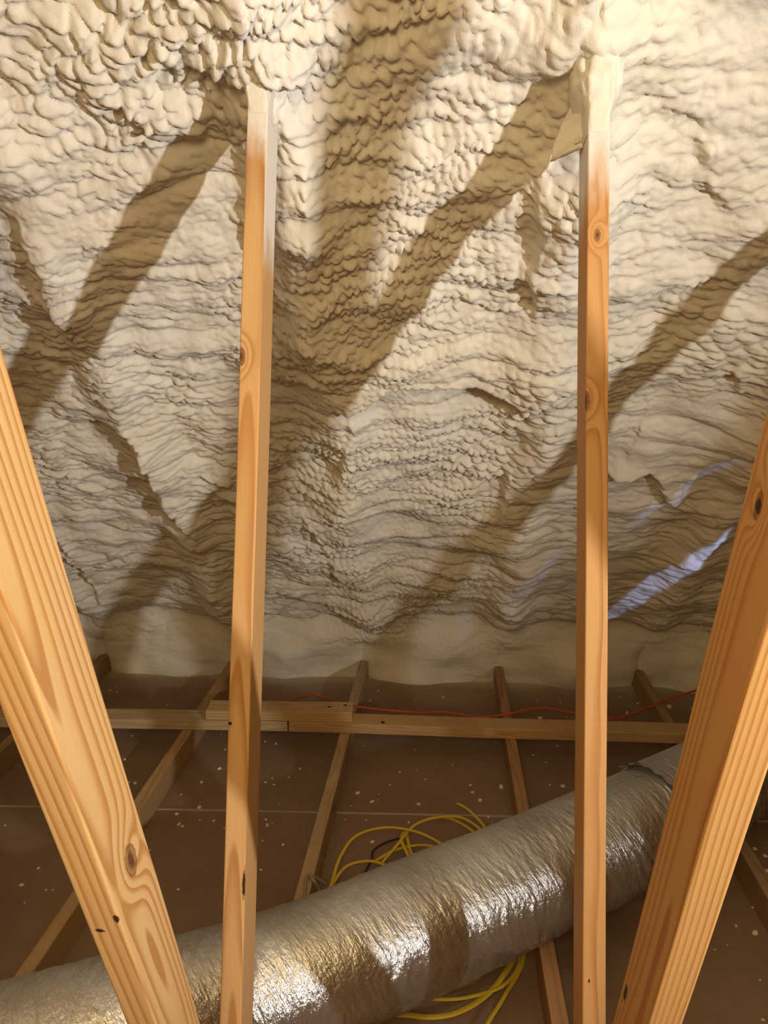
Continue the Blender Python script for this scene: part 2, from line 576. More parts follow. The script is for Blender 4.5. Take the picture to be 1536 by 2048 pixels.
# other roof slope behind the camera, foamed as well
u = np.linspace(-3.5, 4.5, 160)
v = np.linspace(0, 5.0, 110)
UX, VV = np.meshgrid(u, v, indexing='ij')
hb = 0.05 * fbm(UX * 2.5, VV * 3, 101, 4)
P2 = np.stack([UX, Y_RIDGE - DY * VV + hb * B * SL, (A0 - B * Y_RIDGE) + DZ * VV - hb * SL + ZC], -1)
P2[:, 0] = np.stack([u, np.full_like(u, Y_RIDGE), np.full_like(u, A0 - B * Y_RIDGE + ZC)], -1)
rear = link_mesh('ceiling_rear', grid_mesh('ceiling_rear', P2[:, ::-1]), M_FOAM, smooth=True)
tag(rear, kind='structure')

# ------------------------------------------------------------------ floor and gables


def box_mesh(name, lo, hi, bevel=0.0):
    bm = bmesh.new()
    bmesh.ops.create_cube(bm, size=1.0)
    for vv in bm.verts:
        for i in range(3):
            vv.co[i] = lo[i] if vv.co[i] < 0 else hi[i]
    if bevel:
        bmesh.ops.bevel(bm, geom=list(bm.edges), offset=bevel, segments=2, affect='EDGES', profile=0.6)
    m_ = bpy.data.meshes.new(name)
    bm.to_mesh(m_)
    bm.free()
    return m_


fl = tag(link_mesh('floor', box_mesh('floor', (-3.5, -4.0, -0.013), (4.5, 3.8, 0.0)), M_FLOOR), kind='structure')
for nm, x0, x1 in (('wall_left', -3.54, -3.5), ('wall_right', 4.5, 4.54)):
    bm = bmesh.new()
    zr = A0 - B * Y_RIDGE + ZC + 0.05
    prof = [(-4.0, 0.0), (3.8, 0.0), (3.8, 0.3), (Y_RIDGE, zr), (-4.0, 0.3)]
    va = [bm.verts.new((x0, a, b)) for a, b in prof]
    vb = [bm.verts.new((x1, a, b)) for a, b in prof]
    bm.faces.new(va[::-1])
    bm.faces.new(vb)
    for i in range(5):
        j = (i + 1) % 5
        bm.faces.new((va[i], va[j], vb[j], vb[i]))
    bmesh.ops.recalc_face_normals(bm, faces=bm.faces)
    m_ = bpy.data.meshes.new(nm)
    bm.to_mesh(m_)
    bm.free()
    tag(link_mesh(nm, m_, M_PLY), kind='structure')
# pale edge where two drywall sheets meet
bm = bmesh.new()
pl, pr = on_z(0, 1612, 0.0), on_z(1050, 1633, 0.0)
dx = (pr - pl) / (pr.x - pl.x)
NS = 120
rows = []
for i in range(NS + 1):
    x = -2.6 + 4.6 * i / NS
    c = pl + dx * (x - pl.x)
    wd = 0.0042 + 0.0016 * rnd.uniform(-1, 1)
    rows.append((bm.verts.new((c.x, c.y - wd, 0.0)), bm.verts.new((c.x, c.y - wd * 0.5, 0.0022)), bm.verts.new((c.x, c.y + wd * 0.6, 0.0020)), bm.verts.new((c.x, c.y + wd, 0.0))))
for a, b in zip(rows, rows[1:]):
    for i in range(3):
        bm.faces.new((a[i], b[i], b[i + 1], a[i + 1]))
m_ = bpy.data.meshes.new('trim_1')
bm.to_mesh(m_)
bm.free()
tag(link_mesh('trim_1', m_, M_SEAM), kind='structure')

# ------------------------------------------------------------------ lumber


def board_mesh(name, sx, sy, L, bow=0.0, seed=0, ease=0.0028, cuts=40):
    """eased-edge board, x: +-sx/2, y: 0..sy, z: 0..L, with a touch of crook so the edges are not ruler straight"""
    e = ease
    ring = []
    for (cx_, cy_, a0) in ((sx / 2 - e, e, -90), (sx / 2 - e, sy - e, 0), (-sx / 2 + e, sy - e, 90), (-sx / 2 + e, e, 180)):
        for a in (0, 30, 60, 90):
            t = math.radians(a0 + a)
            ring.append((cx_ + e * math.cos(t), cy_ + e * math.sin(t)))
    rr = random.Random(seed)
    p1, p2, p3 = rr.uniform(0, 6), rr.uniform(0, 6), rr.uniform(0, 6)
    bm = bmesh.new()
    rows_ = []
    for i in range(cuts + 1):
        z = L * i / cuts
        ox = bow * math.sin(math.pi * z / L) + 0.0006 * math.sin(7 * z + p1)
        oy = 0.0008 * math.sin(5 * z + p2)
        k_ = 1 + 0.006 * math.sin(11 * z + p3)
        rows_.append([bm.verts.new((x * k_ + ox, y + oy, z)) for x, y in ring])
    n = len(ring)
    for a, b in zip(rows_, rows_[1:]):
        for i in range(n):
            j = (i + 1) % n
            bm.faces.new((a[i], a[j], b[j], b[i]))
    bm.faces.new(rows_[0][::-1])
    bm.faces.new(rows_[-1])
    bmesh.ops.recalc_face_normals(bm, faces=bm.faces)
    m = bpy.data.meshes.new(name)
    bm.to_mesh(m)
    bm.free()
    return m


def board(name, base, direction, sx, sy, L, mat, xaxis=(1, 0, 0), **kw):
    """board whose local z runs along direction, local x along xaxis; local y=0 is its front face"""
    zv = Vector(direction).normalized()
    xv = Vector(xaxis)
    xv = (xv - zv * xv.dot(zv)).normalized()
    yv = zv.cross(xv)
    o = link_mesh(name, board_mesh(name, sx, sy, L, **kw), mat)
    M = Matrix((xv, yv, zv)).transposed().to_4x4()
    M.translation = Vector(base)
    o.matrix_world = M
    return o


T = 0.038
D4 = 0.089
POST_K = 0.273
POST_DIR = Vector((0, POST_K, 1)).normalized()
DIAG_K = -0.35
DIAG_DIR = Vector((0, DIAG_K, 1)).normalized()
Z_J = D4                                  # top of the joists


def post_front(z):                        # y of the front face at world z
    return 1.385 + POST_K * (z - ZC)


def diag_front(z, off=0.0):
    return 0.497 + off + DIAG_K * (z - ZC)


def post_len(z):
    return (z - Z_J) / POST_DIR.z


def post_z_of_px(px, py, X):
    r = ray(px, py)
    return r[2] * X / r[0] + ZC


# --- joists (bottom chords)
joist_labels = {
    -3: ('wooden floor joist outside the picture on the far left', 4),
    -2: ('leftmost wooden ceiling joist, mostly hidden by the left slanting brace', 1),
    -1: ('wooden ceiling joist passing just left of the left upright post', 2),
    0: ('wooden ceiling joist in the middle, at the right end of the overlap block', 3),
    1: ('wooden ceiling joist running under the duct left of the right upright post', 5),
    2: ('wooden ceiling joist at the far right, behind the right slanting brace', 6),
    3: ('wooden floor joist outside the picture on the far right', 7),
}
joist_cols = {k: ((0.38, 0.26, 0.15), (0.26, 0.155, 0.075)) for k in joist_labels}
joist_cols[-1] = ((0.48, 0.33, 0.16), (0.34, 0.205, 0.08))
joist_cols[0] = ((0.48, 0.36, 0.21), (0.35, 0.235, 0.12))
joist_cols[1] = ((0.42, 0.235, 0.125), (0.29, 0.14, 0.06))
JOISTS = {}
for k, (lab, sd) in joist_labels.items():
    l_, d_ = joist_cols[k]
    m = wood_mat('joist_wood_%d' % sd, pith=(0.01, -0.02), tilt=(0.003, 0.006), seed=sd, light=l_, dark=d_, dirt=0.35, spacing=0.008,
                 knots=[(T / 2, 0.04, 5.2 + 0.3 * sd % 1.5, 0.014), (-T / 2, 0.05, 6.0, 0.012), (0.0, 0.0, 4.9, 0.012)])
    yend = 3.50
    o = board('ceiling_joist', (X_TRUSS[k], -3.9, D4), (0, 1, 0), T, D4, yend + 3.9, m, bow=0.006 * (1 if k % 2 else -1), seed=sd, cuts=60)
    tag(o, lab, 'joist', 'ceiling joists crossing the attic floor')
    JOISTS[k] = o

# --- upright web posts and slanting braces


def cut(o, co_w, no_w):
    """saw off everything on the positive side of a world plane and close the cut"""
    inv = o.matrix_world.inverted()
    c_ = inv @ Vector(co_w)
    n_ = (inv.to_3x3() @ Vector(no_w)).normalized()
    bm_ = bmesh.new()
    bm_.from_mesh(o.data)
    res = bmesh.ops.bisect_plane(bm_, geom=list(bm_.verts) + list(bm_.edges) + list(bm_.faces), plane_co=c_, plane_no=n_, clear_outer=True)
    ed = [g for g in res['geom_cut'] if isinstance(g, bmesh.types.BMEdge)]
    bmesh.ops.holes_fill(bm_, edges=ed)
    bmesh.ops.recalc_face_normals(bm_, faces=bm_.faces)
    bm_.to_mesh(o.data)
    bm_.free()




def knot_px(px, py, X, kind):
    """pixel on a member's face -> local coords in that member"""
    r = ray(px, py)
    t = X / r[0]
    return r * t + np.array([0, 0, ZC])


def to_local(o, p):
    return o.matrix_world.inverted() @ Vector(p)


POST_TOPZ = ZC + 0.52
xl, xr_ = X_TRUSS[0], X_TRUSS[1]
postM = {}


def post_local_on_front(px, py, X):
    # front face hit
    r = ray(px, py)
    # y = 1.385 + K*z
    t = 1.385 / (r[1] - POST_K * r[2])
    p = r * t
    zz = p[2] + ZC
    return (p[0] - X, 0.0, (zz - Z_J) / POST_DIR.z)


def post_local_on_side(px, py, X, side):
    r = ray(px, py)
    t = (X + side * T / 2) / r[0]
    p = r * t
    yv = np.array([0, POST_DIR.z, -POST_DIR.y])
    zv = np.array([0, POST_DIR.y, POST_DIR.z])
    q = p + np.array([0, 0, ZC]) - np.array([X, post_front(Z_J), Z_J])
    return (side * T / 2, float(q @ yv), float(q @ zv))


def diag_local(px, py, X, side, off=0.0, front=False):
    r = ray(px, py)
    if front:
        t = (0.497 + off) / (r[1] - DIAG_K * r[2])
    else:
        t = (X + side * T / 2) / r[0]
    p = r * t
    yv = np.array([0, DIAG_DIR.z, -DIAG_DIR.y])
    zv = np.array([0, DIAG_DIR.y, DIAG_DIR.z])
    q = p + np.array([0, 0, ZC]) - np.array([X, diag_front(Z_J, off), Z_J])
    return (float(q[0]), float(q @ yv), float(q @ zv))


def K(p, r):
    return (p[0], p[1], p[2], r)


def PT(p, sx, sz):
    return (p[0], p[1], p[2], sx, sz)


PL = post_len(POST_TOPZ)
zl0 = post_local_on_front(505, 352, xl)[2]
zl1 = post_local_on_front(505, 225, xl)[2]
mL = wood_mat('post_wood_left', pith=(0.004, -0.028), tilt=(0.004, 0.022), seed=1.3, spacing=0.0085, wob=0.008,
              light=(0.66, 0.41, 0.175), dark=(0.43, 0.185, 0.05),
              knots=[K(post_local_on_front(482, 713, xl), 0.009)],
              pits=[PT(post_local_on_side(519, 565, xl, 1), 0.0035, 0.04), PT(post_local_on_front(488, 1768, xl), 0.004, 0.03),
                    PT(post_local_on_front(459, 1447, xl), 0.006, 0.004)],
              spray=(zl0, zl1, 0.19))
zr0 = post_local_on_front(1188, 410, xr_)[2]
zr1 = post_local_on_front(1188, 265, xr_)[2]
mR = wood_mat('post_wood_right', pith=(-0.012, -0.05), tilt=(0.002, 0.012), seed=4.1, spacing=0.0070, wob=0.009,
              light=(0.60, 0.345, 0.135), dark=(0.40, 0.165, 0.043),
              knots=[K(post_local_on_front(1170, 800, xr_), 0.010), K(post_local_on_front(1195, 470, xr_), 0.006)],
              pits=[PT(post_local_on_front(1167, 815, xr_), 0.006, 0.010), PT(post_local_on_front(1178, 1962, xr_), 0.002, 0.004)],
              spray=(zr0, zr1, 0.05))
mPostGen = wood_mat('post_wood_other', seed=8.8, light=(0.66, 0.38, 0.15))
post_lab = {0: 'left upright pine post, its top coated white by foam', 1: 'right upright pine post, its head flared with foam'}
POSTS = {}
for k in (-2, -1, 0, 1, 2, 3):
    X = X_TRUSS[k]
    mat = {0: mL, 1: mR}.get(k, mPostGen)
    o = board('wooden_post', (X, post_front(Z_J), Z_J), POST_DIR, T, D4, PL, mat, seed=20 + k, cuts=60)
    if k in post_lab:
        tag(o, post_lab[k], 'post', 'upright truss posts')
    else:
        tag(o, 'upright pine post of a truss outside the picture, %s' % ('to the left' if k < 0 else 'to the right'), 'post', 'upright posts outside the picture on the %s' % ('left' if k < 0 else 'right'))
    POSTS[k] = o
    bk = diag_front(Z_J, -0.03 if k == 0 else 0.0)
    cut(o, (X, bk + D4 / DIAG_DIR.z + 0.001, Z_J), (0, -DIAG_DIR.z, DIAG_DIR.y))
    cut(o, (X, 0, Z_J + 0.0005), (0, 0, -1))

DL = 0.030     # the left brace stands a touch nearer
mDL = wood_mat('brace_wood_left', pith=(0.055, 0.052), tilt=(0.010, 0.030), seed=2.2, spacing=0.0095, wob=0.011,
               light=(0.68, 0.435, 0.18), dark=(0.45, 0.20, 0.054), contrast=1.5,
               knots=[K(diag_local(262, 1720, xl, 1, -DL), 0.013)],
               pits=[PT(diag_local(232, 1838, xl, 1, -DL, True), 0.0035, 0.009), PT(diag_local(200, 1861, xl, 1, -DL, True), 0.007, 0.004)])
mDR = wood_mat('brace_wood_right', pith=(-0.085, 0.035), tilt=(0.003, 0.012), seed=3.7, spacing=0.0062, wob=0.006,
               light=(0.61, 0.35, 0.125), dark=(0.40, 0.165, 0.038), contrast=1.2,
               knots=[K(diag_local(1518, 1010, xr_, -1), 0.007)],
               pits=[PT(diag_local(1518, 1012, xr_, -1), 0.006, 0.008), PT(diag_local(1251, 1985, xr_, -1), 0.006, 0.022)])
brace_lab = {0: 'left slanting pine brace in the foreground with a dark knot', 1: 'right slanting pine brace in the foreground with straight grain'}
for k in (-2, -1, 0, 1, 2, 3):
    X = X_TRUSS[k]
    off = -DL if k == 0 else 0.0
    mat = {0: mDL, 1: mDR}.get(k, mPostGen)
    z0 = Z_J
    o = board('wooden_brace', (X, diag_front(z0, off), z0), DIAG_DIR, T, D4, (ZC + 1.75 - z0) / DIAG_DIR.z, mat, seed=40 + k, cuts=60)
    cut(o, (X, 0, Z_J + 0.0005), (0, 0, -1))
    if k in brace_lab:
        tag(o, brace_lab[k], 'brace', 'slanting truss braces')
    else:
        tag(o, 'slanting pine brace of a truss outside the picture, %s' % ('to the left' if k < 0 else 'to the right'), 'brace', 'slanting braces outside the picture on the %s' % ('left' if k < 0 else 'right'))

# --- foam sleeves on the post heads


def foam_sleeve(post, zs, grow, seed, shift=None):
    """zs: local z levels along the post, grow: (left, right, front, back) thickness at each level"""
    n = 56
    nz = 60
    zz = np.linspace(zs[0], zs[-1], nz)
    G = np.array([[np.interp(z, zs, [g[i] for g in grow]) for i in range(4)] for z in zz])
    P = np.zeros((n, nz, 3))
    for j in range(nz):
        l_, r_, f_, b_ = G[j]
        x0, x1 = -T / 2 - l_, T / 2 + r_
        y0, y1 = -f_, D4 + b_
        cxx, cyy = (x0 + x1) / 2, (y0 + y1) / 2
        hx, hy = (x1 - x0) / 2, (y1 - y0) / 2
        th = np.linspace(0, 2 * np.pi, n, endpoint=False) - np.pi / 2
        p = 2.0 / (7.0 - 4.2 * min(1, (l_ + r_) / 0.03))
        cxs, sns = np.cos(th), np.sin(th)
        P[:, j, 0] = cxx + hx * np.sign(cxs) * np.abs(cxs) ** p
        P[:, j, 1] = cyy + hy * np.sign(sns) * np.abs(sns) ** p
        P[:, j, 2] = zz[j]
        rad = 0.35 * (l_ + r_ + f_) / 3
        bump = fbm(np.cos(th) * 1.6 + 7 * seed, np.sin(th) * 1.6 + zz[j] * 22, seed, 3)
        c2 = cells(th * 2.2, np.full(n, zz[j] * 30), seed + 3)
        P[:, j, 0] += np.cos(th) * rad * (bump + 0.5 * c2 - 0.3)
        P[:, j, 1] += np.sin(th) * rad * (bump + 0.5 * c2 - 0.3)
    o = link_mesh('foam_sleeve', grid_mesh('foam_sleeve', P, closed_u=True), M_FOAM, post, smooth=True)
    o['label'] = 'white foam coating the post head'
    return o


def zpx(py, X):
    return post_local_on_front(768 + (X + 0.11) / 1.37 * F_PX, py, X)[2]


zL = [zpx(y, xl) for y in (225, 205, 185, 160, 125, 80)]
foam_sleeve(POSTS[0], zL, [(0.0003,) * 4, (0.002, 0.001, 0.003, 0.001), (0.006, 0.002, 0.008, 0.004), (0.012, 0.008, 0.014, 0.01), (0.018, 0.022, 0.026, 0.02), (0.03, 0.035, 0.05, 0.03)], 3)
zR = [zpx(y, xr_) for y in (265, 235, 212, 190, 165, 135, 105, 60)]
foam_sleeve(POSTS[1], zR, [(0.0004,) * 4, (0.0012, 0.0012, 0.0012, 0.001), (0.003, 0.006, 0.004, 0.002), (0.010, 0.014, 0.010, 0.004), (0.020, 0.024, 0.018, 0.01), (0.024, 0.024, 0.022, 0.02), (0.020, 0.020, 0.028, 0.02), (0.03, 0.04, 0.05, 0.03)], 9)

# thin flap of foam hanging between the right post head and the roof
pa = [(1158, 175), (1150, 205), (1120, 262), (1102, 300), (1112, 318), (1135, 312), (1165, 296)]


def flap():
    X = xr_
    inv = POSTS[1].matrix_world.inverted()
    top = [(1158, 178), (1140, 225), (1116, 272), (1101, 322)]
    bot = [(1166, 180), (1166, 232), (1166, 275), (1166, 298)]
    nU, nV = 14, 22
    Pm = np.zeros((nU, nV, 3))
    for j in range(nV):
        t = j / (nV - 1) * 3
        i0 = min(2, int(t))
        f = t - i0
        a = np.array(top[i0]) * (1 - f) + np.array(top[i0 + 1]) * f
        b = np.array(bot[i0]) * (1 - f) + np.array(bot[i0 + 1]) * f
        for i in range(nU):
            q = i / (nU - 1)
            p = a * (1 - q) + b * q
            r = ray(*p)
            yb = 1.385 + 0.052 + 0.035 * (1 - q)     # behind the post's front
            tt = yb / (r[1] - POST_K * r[2])
            pt = r * tt + np.array([0, 0, ZC])
            pt[1] += 0.006 * math.sin(j * 0.9 + i * 0.4)
            Pm[i, j] = inv @ Vector(pt)
    m = grid_mesh('foam_flap', Pm)
    bm = bmesh.new()
    bm.from_mesh(m)
    bmesh.ops.solidify(bm, geom=list(bm.faces), thickness=0.006)
    bm.to_mesh(m)
    bm.free()
    o = link_mesh('foam_flap', m, M_FOAM, POSTS[1], smooth=True)
    o['label'] = 'thin ragged flap of foam beside the post head'


flap()

# ------------------------------------------------------------------ cross bracing on the joists
mB1 = wood_mat('crosspiece_wood_pale', pith=(0.03, 0.02), seed=5.5, light=(0.56, 0.43, 0.26), dark=(0.42, 0.29, 0.15), dirt=0.2, spacing=0.009)
mB2 = wood_mat('crosspiece_wood_tan', pith=(-0.02, 0.03), seed=6.5, light=(0.56, 0.37, 0.18), dark=(0.41, 0.235, 0.095), dirt=0.2, spacing=0.007,
               pits=[(0.02, T, 0.1, 0.010, 0.012), (-0.02, T, 0.35, 0.012, 0.010)])
mB3 = wood_mat('crosspiece_wood_block', pith=(0.02, -0.03), seed=7.7, light=(0.58, 0.415, 0.215), dark=(0.43, 0.275, 0.12), dirt=0.15, spacing=0.008,
               pits=[(0.0, T, 0.46, 0.008, 0.010), (0.015, T, 0.52, 0.010, 0.008)])


def flat_board(name, pA, pB, z0, mat, seed):
    """2x4 lying flat, front bottom edge from pA to pB"""
    a = Vector((pA[0], pA[1], z0))
    b = Vector((pB[0], pB[1], z0))
    d = (b - a)
    yb = Vector((-d.y, d.x, 0)).normalized()
    # local x -> across (89), local y -> up (38)
    zv = d.normalized()
    xv = Vector((0, 0, 1)).cross(zv) * -1
    # want y = z x x = up
    if zv.cross(xv).z < 0:
        xv = -xv
    base = a + yb * (D4 / 2)
    return board(name, base, d, D4, T, d.length, mat, xaxis=xv, seed=seed, cuts=24)


p_left = (on_z(150, 1457, Z_J), on_z(575, 1463, Z_J))
x0 = -2.0
sl = (p_left[1].y - p_left[0].y) / (p_left[1].x - p_left[0].x)
f1 = flat_board('cross_board', (x0, p_left[1].y + sl * (x0 - p_left[1].x)), (p_left[1].x, p_left[1].y), Z_J + 0.0005, mB1, 61)
tag(f1, 'pale flat cross board on the joists, left half of the run, behind the left post', 'board')
b0 = on_z(578, 1464, Z_J)
f2 = flat_board('cross_board', (b0.x, b0.y), (1.06, 2.628), Z_J + 0.0005, mB2, 62)
tag(f2, 'tan flat cross board on the joists, right half of the run, behind the right post', 'board')
c0, c1 = on_z(412, 1441, Z_J + T), on_z(704, 1444, Z_J + T)
f3 = flat_board('overlap_block', (c0.x, c0.y), (c1.x, c1.y), Z_J + T + 0.001, mB3, 63)
tag(f3, 'short board nailed on top where the two cross boards meet', 'board')

# ------------------------------------------------------------------ foil duct


def catmull(P, n=40):
    P = np.array(P, float)
    Q = np.vstack([2 * P[0] - P[1], P, 2 * P[-1] - P[-2]])
    out = []
    for i in range(1, len(Q) - 2):
        a, b, c, d = Q[i - 1:i + 3]
        for t in np.linspace(0, 1, n, endpoint=False):
            out.append(.5 * (2 * b + (c - a) * t + (2 * a - 5 * b + 4 * c - d) * t * t + (3 * b - a - 3 * c + d) * t ** 3))
    out.append(Q[-2])
    return np.array(out)


R_D = 0.141
ax = catmull([(-1.5, .72), (-1.0, .985), (-.368, 1.285), (.09, 1.585), (.483, 1.865), (.76, 2.09), (1.2, 2.47), (1.8, 2.9)], 60)
seg = np.hypot(*np.diff(ax, axis=0).T)
cum = np.concatenate([[0], np.cumsum(seg)])
NVd = 1100
tl = np.linspace(0, cum[-1], NVd)
axx = np.interp(tl, cum, ax[:, 0])
axy = np.interp(tl, cum, ax[:, 1])
tx = np.gradient(axx, tl)
ty = np.gradient(axy, tl)
ln = np.hypot(tx, ty)
tx /= ln
ty /= ln
NUd = 300
th = np.linspace(0, 2 * np.pi, NUd, endpoint=False)
TH_, TL_ = np.meshgrid(th, tl, indexing='ij')
arc = TH_ * R_D
# folds run around the duct, slightly slanted; amplitude grows towards the side
cth, sth = np.cos(TH_), np.sin(TH_)
slant = TL_ + 0.10 * sth * 0.35 + 0.18 * cth * R_D
wv = 0.02 * perlin(cth * 2.0 + 5, TL_ * 6 + sth * 2, 3)
fold = np.abs(perlin((slant + wv) * 26, cth * 1.3 + sth * 1.1 + 4, 8)) ** 0.8
fold2 = np.abs(perlin((slant + 1.6 * wv) * 62, cth * 2.6 + 9, 9) + 0.35 * perlin(slant * 120, sth * 5 + cth * 4, 10)) ** 0.8
crink = perlin(slant * 105, cth * 3 + arc * 9, 12) + 0.5 * perlin(slant * 210, arc * 60, 13)
coil = np.cos(2 * np.pi * (TL_ / 0.055 + TH_ / (2 * np.pi)))
side = 0.25 + 0.75 * sstep(0.75, 0.1, sth)                # calmer along the top
calm = sstep(0.2, 0.6, perlin(TL_ * 2.3, cth * 0.8, 19) + 0.35)
amp = side * (0.35 + 0.65 * calm)
rad = R_D + 0.0010 * coil * amp + (0.0105 * (fold - 0.4) + 0.0095 * (fold2 - 0.35)) * amp + 0.0016 * crink * (0.2 + 1.0 * amp)
rad += 0.004 * perlin(TL_ * 3, cth + 2, 30)
# overlap ring of the jacket under the right brace
t_ring = np.interp(0.60, axx, tl)
rad += 0.006 * sstep(t_ring - 0.012, t_ring, TL_) * sstep(t_ring + 0.30, t_ring + 0.02, TL_)
# dent where it squeezes past the left post and sags flat on the joists
rad -= 0.016 * np.exp(-((axx[None, :] + 0.40) / 0.16) ** 2) * sstep(0.0, 0.9, cth * 1.0)
nx_, ny_ = ty, -tx                                          # horizontal normal, towards the camera side
cz = Z_J + R_D - 0.004
PX = axx[None, :] + nx_[None, :] * cth * rad
PY = axy[None, :] + ny_[None, :] * cth * rad
PZ = np.maximum(cz + sth * rad, Z_J + 0.001)
duct = link_mesh('foil_duct', grid_mesh('foil_duct', np.stack([PX, PY, PZ], -1), closed_u=True), M_FOIL, smooth=True)
tag(duct, 'large silver foil flexible duct lying diagonally across the joists', 'duct')
# torn lip of the jacket
i_r = int(np.argmin(np.abs(tl - t_ring)))
lipP = np.zeros((26, 8, 3))
for i in range(26):
    a = math.radians(60 + 75 * i / 25)
    for j in range(8):
        jj = i_r - int(j * 1.3)
        out = 0.0075 + 0.0035 * j / 7 * (1.3 + math.sin(i * 1.3) + 1.6 * math.exp(-((i - 15) / 3.0) ** 2))
        rr_ = R_D + out
        lipP[i, j] = (axx[jj] + nx_[jj] * math.cos(a) * rr_, axy[jj] + ny_[jj] * math.cos(a) * rr_, cz + math.sin(a) * rr_)
ml = grid_mesh('jacket_lip', lipP)
o = link_mesh('jacket_lip', ml, M_FOIL, duct, smooth=True)
o['label'] = 'loose torn edge of the foil jacket'

# ------------------------------------------------------------------ cables


def tube(name, pts, r, mat, parent=None, flat=1.0, n=24, closed=False):
    """swept cable through pts (Vectors); flat<1 squashes it into an oval sheath"""
    P = catmull(pts, n)
    Tn = np.gradient(P, axis=0)
    Tn /= np.linalg.norm(Tn, axis=1)[:, None]
    Nn = np.cross(Tn, [0, 0, 1.0])
    nl = np.linalg.norm(Nn, axis=1)[:, None]
    Nn = Nn / np.maximum(nl, 1e-6)
    Bn = np.cross(Nn, Tn)
    a = np.linspace(0, 2 * np.pi, 12, endpoint=False)
    G = P[None] + r * (np.cos(a)[:, None, None] * Nn[None] + flat * np.sin(a)[:, None, None] * Bn[None])
    me_ = grid_mesh(name, G, closed_u=True)
    return me_


def merge(name, meshes, mat, parent=None):
    bm = bmesh.new()
    for m in meshes:
        bm.from_mesh(m)
        bpy.data.meshes.remove(m)
    m = bpy.data.meshes.new(name)
    bm.to_mesh(m)
    bm.free()
    return link_mesh(name, m, mat, parent, smooth=True)


red_px = [(470, 1425, 2), (530, 1412, 1), (575, 1401, 1), (622, 1389, 4), (655, 1397, 1), (705, 1412, 0), (830, 1425, 0), (885, 1424, 3), (960, 1434, 0), (1020, 1427, 2), (1080, 1416, 3), (1150, 1426, 1), (1215, 1438, 0),
          (1250, 1432, 0), (1330, 1402, 2), (1400, 1378, 3), (1432, 1369, 3)]
rp = [on_z(x, y, Z_J + 0.008 + 0.004 * h) for x, y, h in red_px]
cr = link_mesh('red_cable', tube('red_cable', rp, 0.0048, M_RED, flat=0.8), M_RED, smooth=True)
tag(cr, 'red electrical cable lying loosely along the back of the cross boards', 'cable')

ymesh = []


def yl(pts, r=0.0052, flat=0.55):
    ymesh.append(tube('loop', [on_z(x, y, z) for x, y, z in pts], r, None, flat=flat))


# big loop rising at the left and diving under the duct
yl([(648, 1800, .03), (662, 1770, .03), (680, 1715, .05), (712, 1672, .08), (770, 1655, .10), (835, 1664, .09), (890, 1692, .06), (960, 1740, .03), (1020, 1830, .02), (1040, 1915, .02), (1010, 1968, .02), (940, 1993, .025), (880, 1998, .025), (800, 1990, .02), (730, 1950, .02)])
yl([(655, 1785, .02), (690, 1735, .04), (735, 1722, .05), (770, 1730, .05), (800, 1748, .03), (850, 1800, .02), (880, 1880, .02)])
yl([(760, 1730, .03), (790, 1695, .06), (830, 1650, .09), (880, 1634, .10), (925, 1636, .09), (965, 1662, .06), (1000, 1700, .03), (1030, 1760, .02), (1050, 1850, .02), (1045, 1925, .02), (1010, 1990, .02), (960, 2070, .02)])
yl([(805, 1670, .03), (850, 1640, .08), (900, 1637, .08), (955, 1670, .05), (990, 1720, .03), (1020, 1800, .02)])
yl([(830, 1760, .02), (818, 1715, .05), (803, 1680, .07), (812, 1665, .07), (820, 1700, .05), (838, 1735, .03), (860, 1790, .02)])
yl([(914, 1606, .06), (940, 1622, .05), (975, 1662, .03), (1010, 1730, .02), (1040, 1820, .02)])
yl([(700, 1760, .02), (730, 1748, .03), (760, 1742, .04), (800, 1735, .04), (840, 1750, .03), (880, 1800, .02)])
yl([(750, 1722, .03), (790, 1700, .05), (840, 1690, .05), (880, 1698, .04), (920, 1730, .03)])
yl([(820, 2030, .02), (860, 2034, .022), (910, 2026, .024), (960, 2000, .022), (1000, 1960, .02), (1035, 1900, .02), (1040, 1840, .02)], 0.0075, 0.5)
yl([(720, 2010, .02), (780, 2026, .02), (820, 2030, .02)], 0.0075, 0.5)
yc = merge('cable_coil', ymesh, M_YEL)
tag(yc, 'loose coil of yellow electrical cable on the drywall under the foil duct', 'cable')

dk = link_mesh('dark_wire', tube('dark_wire', [on_z(x, y, z) for x, y, z in ((726, 1752, .012), (742, 1722, .03), (748, 1700, .04), (775, 1684, .045), (815, 1672, .04))], 0.003, M_DARKW), M_DARKW, smooth=True)
tag(dk, 'thin dark wire sticking up among the yellow cable loops', 'wire')
gmesh = [tube('g', [on_z(x, y, z) for x, y, z in ((608, 1798, .09), (612, 1758, .094), (618, 1750, .096), (628, 1762, .094), (636, 1775, .07), (640, 1790, .05))], 0.0045, None),
         tube('g', [on_z(x, y, z) for x, y, z in ((622, 1751, .096), (638, 1758, .08), (652, 1768, .06))], 0.003, None)]
gw = merge('pale_cable', gmesh, M_GREYW)
tag(gw, 'short pale cable end looped over the middle joist left of the yellow coil', 'cable')

# ------------------------------------------------------------------ foam crumbs
dg = bpy.context.evaluated_depsgraph_get()
dg.update()


